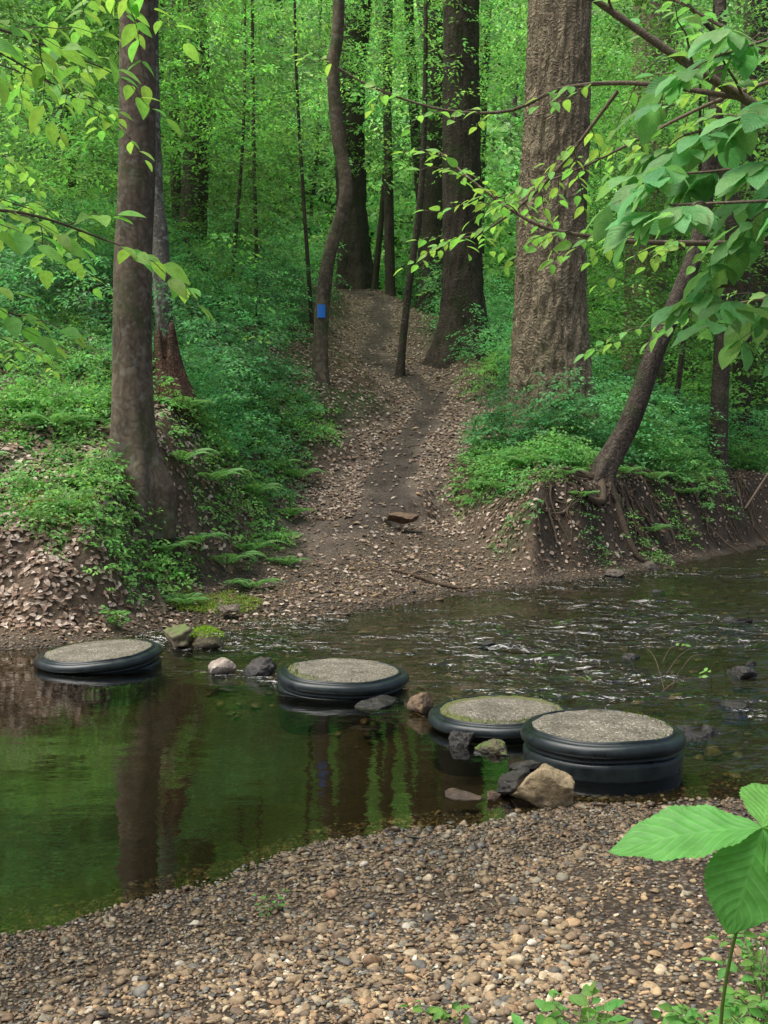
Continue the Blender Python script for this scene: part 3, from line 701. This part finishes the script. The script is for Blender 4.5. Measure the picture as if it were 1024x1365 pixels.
b = MB(); x0, y0 = -3.08, 16.4; z0 = float(height(x0, y0))
Q = tube(b, [(x0, y0, z0-.5, .22), (x0, y0, z0, .22), (x0-.05, y0, z0+.45, .17), (x0-.12, y0, z0+.9, .12)], 32, .05, .35, 3, .4, 77, buried=.5)
V = b.V[0]; top = V[:, 2] > z0+.4; V[top, 2] += .6*(vn3(V[top, 0]*22, V[top, 1]*22, 0, 4)-.5)*sst(z0+.4, z0+.9, V[top, 2])
b.build('rotten_stump', [M_rot])

def onground(P, r0, r1, lift=.02):
    n = len(P); return [(x, y, float(height(x, y))+lift, r0+(r1-r0)*i/(n-1)) for i, (x, y) in enumerate(P)]
b = MB()
for P, r0, r1 in [([(-3.05, 13.9), (-2.85, 13.6), (-2.7, 13.3), (-2.55, 13.0), (-2.5, 12.7)], .07, .02), ([(-3.2, 13.9), (-3.4, 13.6), (-3.5, 13.2), (-3.6, 12.9)], .06, .02), ([(-2.9, 14), (-2.6, 13.9), (-2.4, 13.8), (-2.1, 13.6)], .06, .02)]:
    tube(b, onground(P, r0, r1, 0.0), 10, .08, .15, 2)
b.build('tree_roots', [M_bs])
b = MB(); rg = np.random.default_rng(8)
for i in range(110):
    x = rg.uniform(2.3, 8.2); y = float(far(x))+rg.uniform(1.0, 2.0); P=[]
    dx, dy = rg.normal(0, .45), -rg.uniform(.2, .8); L = 5
    for j in range(L):
        t_ = j/(L-1); xx = x+dx*t_+rg.normal(0, .08); yy = y+dy*t_
        P.append((xx, yy, float(height(xx, yy))+.03+rg.normal(0, .03)+.05*math.sin(pi*t_), .026*rg.uniform(.3, 1.2)*(1-.7*t_)))
    tube(b, P, 8, .08, .15, 2, seed=i)
for P, r0, r1 in [([(3.6, 18.7), (3.1, 18.5), (2.6, 18.1), (2.3, 18.1)], .1, .03), ([(3.6, 18.7), (3.5, 18.1), (3.2, 17.8)], .09, .04), ([(3.7, 18.6), (4.1, 18.3), (4.5, 18.5)], .08, .03)]:
    tube(b, onground(P, r0, r1, .05), 10, .08, .15, 2)
b.build('exposed_roots', [M_root])
b = MB(); rg = np.random.default_rng(21)
for (x, y, a, L, r0) in [(-.9, 28.2, .25, 1.3, .04), (.3, 28.5, -.3, 1.1, .03), (-.4, 28.9, .5, .9, .035), (.4, 21.6, .2, 1.0, .03), (1.0, 22.2, -.25, .9, .025), (-.9, 40, .1, 1.6, .06), (1.2, 26.3, .8, 1.0, .03), (-1.1, 43, -.2, 1.5, .06), (.9, 24.8, 2.6, .8, .025)]:
    P = [(x+L*t_*math.cos(a)+rg.normal(0, .05), y+L*t_*math.sin(a)+rg.normal(0, .08)) for t_ in np.linspace(0, 1, 6)]
    tube(b, onground(P, r0, r0*.3, -r0*.2), 8, .12, .2, 2)
b.build('path_roots', [M_root])
b = MB(); tube(b, onground([(.1, 15.3), (.4, 15.2), (.75, 15.0), (1.05, 14.95)], .02, .025, .03), 8, .06, .15, 2)
tube(b, onground([(.4, 15.2), (.5, 15.35), (.62, 15.5)], .012, .004, .05), 6, .05); b.build('fallen_branch', [M_root])
b = MB(); rg = np.random.default_rng(3); tl=[]
for i in range(11):
    x = rg.uniform(1.8, 2.7); y = rg.uniform(8.6, 10.2); L = rg.uniform(.25, .6); a = rg.uniform(0, 6.28)
    e = (x+L*.7*math.cos(a), y+L*.7*math.sin(a), rg.uniform(.08, .3))
    tube(b, [(x, y, -.05, .004), ((x+e[0])/2, (y+e[1])/2, e[2]*.75, .003), (*e, .0015)], 5, .06)
    if i % 3 == 0: tl.append(e)
sprays(b, np.array(tl), .05, 4, .1, BR, .2, (LH, LHF), m=1); b.build('twig_debris', [M_tw, M_leaf])
b = MB(); tube(b, [(6.3, 19.6, .9, .02), (7.1, 20, 1.9, .02), (8.2, 20.5, 3.0, .012)], 6, .2); b.build('dead_stick', [M_tw])

# ------------------------------------------------------------ near overhanging branches
def leafy(b, main, r0, r1, ntw, twl, leaf, base, tmpl, gap=.055, seed=0, droop=.35, palm=False, start=.15, size_var=.3, zbias=0.):
    rg = np.random.default_rng(seed); n = len(main)
    Q = tube(b, [(*p, r0+(r1-r0)*i/(n-1)) for i, p in enumerate(main)], 10, .06, .1, 2, 0, seed)
    C = Q[:, :3]; P=[]; Xd=[]; Nn=[]; Sz=[]
    def put(p, d, s_):
        P.append(p); Xd.append(d); nn = rg.normal(0, .35, 3); nn[2] += 1; nn[1] -= .3; Nn.append(nn); Sz.append(s_)
    for i in range(ntw+1):
        last = i == ntw; t = 1. if last else start+(1-start)*(i+rg.uniform(.1, .9))/ntw
        j = min(len(C)-2, int(t*(len(C)-1))); tg = nrm(C[j+1]-C[j]); sg = 1 if i % 2 else -1
        sd = nrm(np.cross([0, 0, 1.], tg)); d = tg if last else nrm(tg*.6+sd*sg*rg.uniform(.5, 1.)+np.array([0, 0, rg.normal(.08+zbias, .22)]))
        L = twl*rg.uniform(.5, 1.2)*(1-.3*t); pts=[]
        K = 7
        for k in range(K):
            u = k/(K-1); p = C[j]+d*L*u+np.array([0, 0, -droop*L*u*u])+rg.normal(0, .012, 3)*u; pts.append((*p, max(.0012, r1*.6*(1-u)+.001)))
        tube(b, pts, 5, .05, seed=i); pts = np.array(pts)[:, :3]
        sd2 = nrm(np.cross([0, 0, 1.], d))
        if palm:
            for u in (.55, .8, 1.):
                p = pts[int(u*(K-1))]; hd = nrm(d+rg.normal(0, .5, 3)); hd[2] = -.15; s2 = nrm(np.cross([0, 0, 1.], hd))
                for q, (ang, sc) in enumerate([(0, 1.1), (.75, .95), (-.75, .95), (1.6, .6), (-1.6, .6)]):
                    dd = hd*math.cos(ang)+s2*math.sin(ang)+np.array([0, 0, -.3+rg.normal(0, .18)]); put(p+hd*.04*(ang == 0), dd, leaf*sc*rg.uniform(.75, 1.15))
        else:
            m_ = max(3, int(L/gap))
            for q in range(m_):
                u = .15+.85*(q+.5)/m_; p = pts[min(K-1, int(u*(K-1)))]+(d*L*rg.uniform(-.03, .03)); s3 = 1 if q % 2 else -1
                put(p, d*.6+sd2*s3*.8+np.array([0, 0, -.35])+rg.normal(0, .2, 3), leaf*rg.uniform(1-size_var, 1+size_var))
            put(pts[-1], d+np.array([0, 0, -.4]), leaf)
    N_ = len(P); c = palette(N_, base, .22)
    inst(b, tmpl[0], tmpl[1], np.array(P), np.array(Xd), np.array(Nn), np.array(Sz), c, tmpl[2], 1)

# sapling on the near bank, left of frame
YG = (.235, .50, .09)
b = MB(); gz = float(height(-2.5, 2.9))
tube(b, [(-2.5, 2.9, gz-.1, .06), (-2.45, 3.0, 2, .05), (-2.35, 3.1, 4.2, .035), (-2.3, 3.2, 6, .015)], 14, .1, .08, 2, .8)
for i, (mn, nt_, lf) in enumerate([
    ([(-2.45, 3.0, 2.0), (-2.0, 3.6, 2.5), (-1.45, 4.2, 2.75), (-1.05, 4.7, 2.70)], 13, .11),
    ([(-2.4, 3.05, 2.6), (-2.0, 3.7, 3.2), (-1.6, 4.4, 3.50), (-1.2, 4.9, 3.50)], 14, .11),
    ([(-2.4, 3.1, 3.2), (-2.0, 3.9, 3.7), (-1.5, 4.6, 3.95), (-1.1, 5.1, 3.9)], 14, .11),
    ([(-2.45, 3.0, 1.8), (-2.1, 3.5, 2.25), (-1.7, 4.1, 2.45), (-1.45, 4.6, 2.4)], 11, .10),
    ([(-2.4, 3.0, 2.9), (-2.3, 4.2, 3.4), (-2.1, 5.6, 3.9), (-1.6, 6.6, 3.8)], 20, .09),
    ([(-2.4, 3.0, 2.3), (-2.5, 4.4, 2.8), (-2.4, 6.0, 3.2), (-2.0, 7.0, 3.1)], 20, .09),
    ([(-2.4, 3.0, 2.6), (-2.6, 4.6, 3.3), (-2.5, 6.4, 4.1), (-1.9, 7.6, 4.2)], 20, .09),
    ([(-2.4, 3.0, 3.6), (-2.6, 4.6, 4.3), (-2.5, 6.4, 5.0), (-1.8, 7.8, 5.1)], 20, .09),
    ([(-2.4, 3.0, 3.2), (-2.6, 4.6, 3.8), (-2.7, 6.6, 4.4), (-2.3, 8.2, 4.6)], 24, .09),
    ([(-2.4, 3.0, 2.3), (-2.7, 4.8, 2.8), (-2.8, 6.8, 3.5), (-2.5, 8.2, 3.6)], 24, .09),
    ([(-2.4, 3.0, 2.6), (-2.8, 4.8, 3.1), (-3.0, 6.8, 3.9), (-2.7, 8.4, 4.0)], 24, .09),
    ([(-2.4, 3.0, 3.4), (-2.2, 4.2, 4.1), (-1.9, 5.3, 4.4), (-1.5, 6.2, 4.35)], 18, .10),
    ([(-2.4, 3.0, 2.0), (-2.6, 4.6, 2.4), (-2.5, 6.2, 2.6), (-2.2, 7.2, 2.5)], 16, .085)]):
    leafy(b, mn, .012, .003, nt_, .55, lf, YG, LF, .055, 200+i, start=.35)
b.build('beech_sapling', [M_tw, M_leafn])

# tree on the near bank, right of frame
b = MB(); gz = float(height(3.1, 4.5)); G1 = (.18, .43, .10)
tube(b, [(3.1, 4.5, gz-.1, .12), (3.0, 4.55, 1.6, .1), (2.8, 4.6, 3.0, .08), (2.9, 4.6, 5.5, .05)], 18, .1, .08, 2, .9)
leafy(b, [(2.95, 4.55, 1.9), (2.2, 4.5, 2.75), (1.54, 4.5, 3.17), (1.16, 4.5, 3.40), (.744, 4.5, 3.68), (.4, 4.6, 3.95)], .026, .009, 14, .6, .08, G1, LF, .07, 301, start=.4, zbias=.2)
leafy(b, [(1.40, 4.5, 3.25), (1.04, 4.7, 3.37), (.744, 4.8, 3.38), (.534, 4.8, 3.29), (.264, 4.8, 3.29), (-.036, 4.8, 3.38), (-.246, 4.8, 3.5)], .011, .003, 10, .4, .055, YG, LF, .06, 302, start=.2)
leafy(b, [(2.88, 4.6, 2.5), (2.2, 4.9, 2.72), (1.7, 5, 2.77), (1.16, 5, 2.78), (.96, 5, 2.80), (.69, 5, 2.85), (.46, 5.1, 3.02), (.26, 5.3, 3.25)], .017, .004, 18, .45, .065, YG, LF, .05, 303, start=.45)
leafy(b, [(2.85, 4.6, 2.9), (2.2, 4.6, 3.3), (1.6, 4.7, 3.5), (1.2, 4.8, 3.75)], .018, .005, 12, .5, .09, G1, LF, .07, 304, start=.3)
leafy(b, [(1.0, 4.9, 3.40), (.75, 5.2, 3.1), (.5, 5.6, 2.95), (.3, 5.9, 2.95)], .009, .003, 14, .45, .065, YG, LF, .05, 305, start=.1)
leafy(b, [(2.9, 4.6, 3.3), (2.4, 5.4, 3.7), (1.9, 6.2, 3.8), (1.2, 7.0, 3.6), (.7, 7.4, 3.5)], .016, .004, 20, .6, .085, YG, LF, .06, 306, start=.35)
leafy(b, [(2.9, 4.6, 2.3), (2.6, 5.4, 2.6), (2.1, 6.2, 2.7), (1.5, 6.8, 2.6)], .014, .004, 14, .5, .085, G1, LF, .06, 307, start=.35)
G2 = (.165, .39, .13)
for i, mn in enumerate([[(2.85, 4.55, 2.3), (2.2, 4.2, 2.7), (1.6, 4.0, 2.85), (1.0, 4.0, 2.83)], [(2.9, 4.5, 2.0), (2.2, 4.1, 2.3), (1.65, 4.0, 2.45), (1.2, 4.05, 2.45)], [(2.85, 4.5, 2.7), (2.1, 4.2, 3.0), (1.55, 4.1, 3.1), (1.1, 4.2, 3.02)],
    [(2.85, 4.5, 2.5), (2.1, 4.0, 2.75), (1.5, 3.8, 2.7), (.95, 3.8, 2.68)], [(2.85, 4.5, 2.9), (2.1, 4.2, 3.3), (1.6, 4.2, 3.4), (1.2, 4.2, 3.3)]]):
    leafy(b, mn, .012, .004, 6, .36, .155, G2, LB, .07, 310+i, palm=True, start=.5)
b.build('overhanging_tree', [M_tw, M_leafn])

# seedling with big leaflets, bottom right
b = MB(); gz = float(height(.66, 1.75))
tube(b, [(.66, 1.75, gz-.02, .005), (.56, 1.7, .55, .004), (.49, 1.6, 1.0, .003), (.512, 1.5, 1.345, .002)], 8, .05, col=(.2, .3, .08))
P=[]; D=[]; S_=[]
for (dx, dy, dz), sc, wd in [((-1, .1, -.06), .205, .9), ((-.22, -.15, -.62), .150, 1.35), ((-.8, .35, -.18), .15, .9), ((1, .2, -.1), .18, 1), ((.3, .6, .25), .13, 1.1), ((.5, -.1, -.6), .15, 1.2)]:
    P.append((.512, 1.5, 1.345)); D.append((dx, dy, dz)); S_.append((sc, sc*wd, sc))
LBB = fine_leaf(61, .28, 1.1, .12, .18, .035)
n = len(P); nn = np.array([[0, -.45, 1], [-.1, -1, .35], [0, -.5, 1], [0, -.3, 1], [0, -.6, 1.], [.2, -1, .4]])
inst(b, LBB[0], LBB[1], np.array(P), np.array(D), nn, np.array(S_), palette(n, (.18, .43, .09), .08), LBB[2], 1)
b.build('hickory_seedling', [M_leaf, M_leafn])
def weed(x, y, h, n, leaf, seed):
    b = MB(); z = float(height(x, y))
    for i in range(n):
        rg = np.random.default_rng(seed+i); a = rg.uniform(0, 6.28); L = h*rg.uniform(.5, 1)
        leafy(b, [(x, y, z), (x+.15*math.cos(a)*L, y+.15*math.sin(a)*L, z+L*.6), (x+.5*math.cos(a)*L, y+.5*math.sin(a)*L, z+L)], .0025, .0012, 4, .13, leaf, (.16, .38, .08), LF, .035, seed+i, start=.35)
    return b.build('weed_plant', [M_tw, M_leafn])
weed(1.05, 3.05, .36, 9, .045, 400); weed(.88, 2.9, .28, 8, .042, 420); weed(.55, 3.1, .16, 5, .05, 440); weed(.40, 3.0, .11, 4, .055, 450); weed(1.2, 3.3, .3, 6, .045, 460); weed(1.0, 2.7, .3, 7, .045, 465)
weed(-.42, 4.35, .05, 2, .02, 470); weed(.18, 3.4, .03, 1, .035, 480); weed(-2.75, 11.5, .25, 4, .06, 490)

# ------------------------------------------------------------ light, sky, camera
w = bpy.data.worlds.new('World'); SC.world = w; w.use_nodes = True; nt = w.node_tree
bg = nt.nodes['Background']; sky = nt.nodes.new('ShaderNodeTexSky'); sky.sky_type = 'NISHITA'; sky.sun_disc = False
sky.sun_elevation = radians(66); sky.sun_rotation = radians(255); sky.air_density = 1.; sky.dust_density = 5.
nt.links.new(sky.outputs[0], bg.inputs[0]); bg.inputs[1].default_value = .15
l = bpy.data.lights.new('sun', 'SUN'); l.energy = 5.0; l.angle = radians(60); l.color = (1, .985, .95)
o = bpy.data.objects.new('sun', l); SC.collection.objects.link(o); o.rotation_euler = (radians(24), 0, radians(-75))
cam = bpy.data.cameras.new('camera'); co = bpy.data.objects.new('camera', cam); SC.collection.objects.link(co)
cam.sensor_fit = 'VERTICAL'; cam.sensor_height = 24; cam.lens = 26.37; cam.clip_end = 2000; cam.clip_start = .05
co.location = (0, 0, 1.85); co.rotation_euler = (radians(90-2.94), 0, 0); SC.camera = co
SC.view_settings.view_transform = 'Standard'; SC.view_settings.look = 'None'; SC.view_settings.exposure = 0
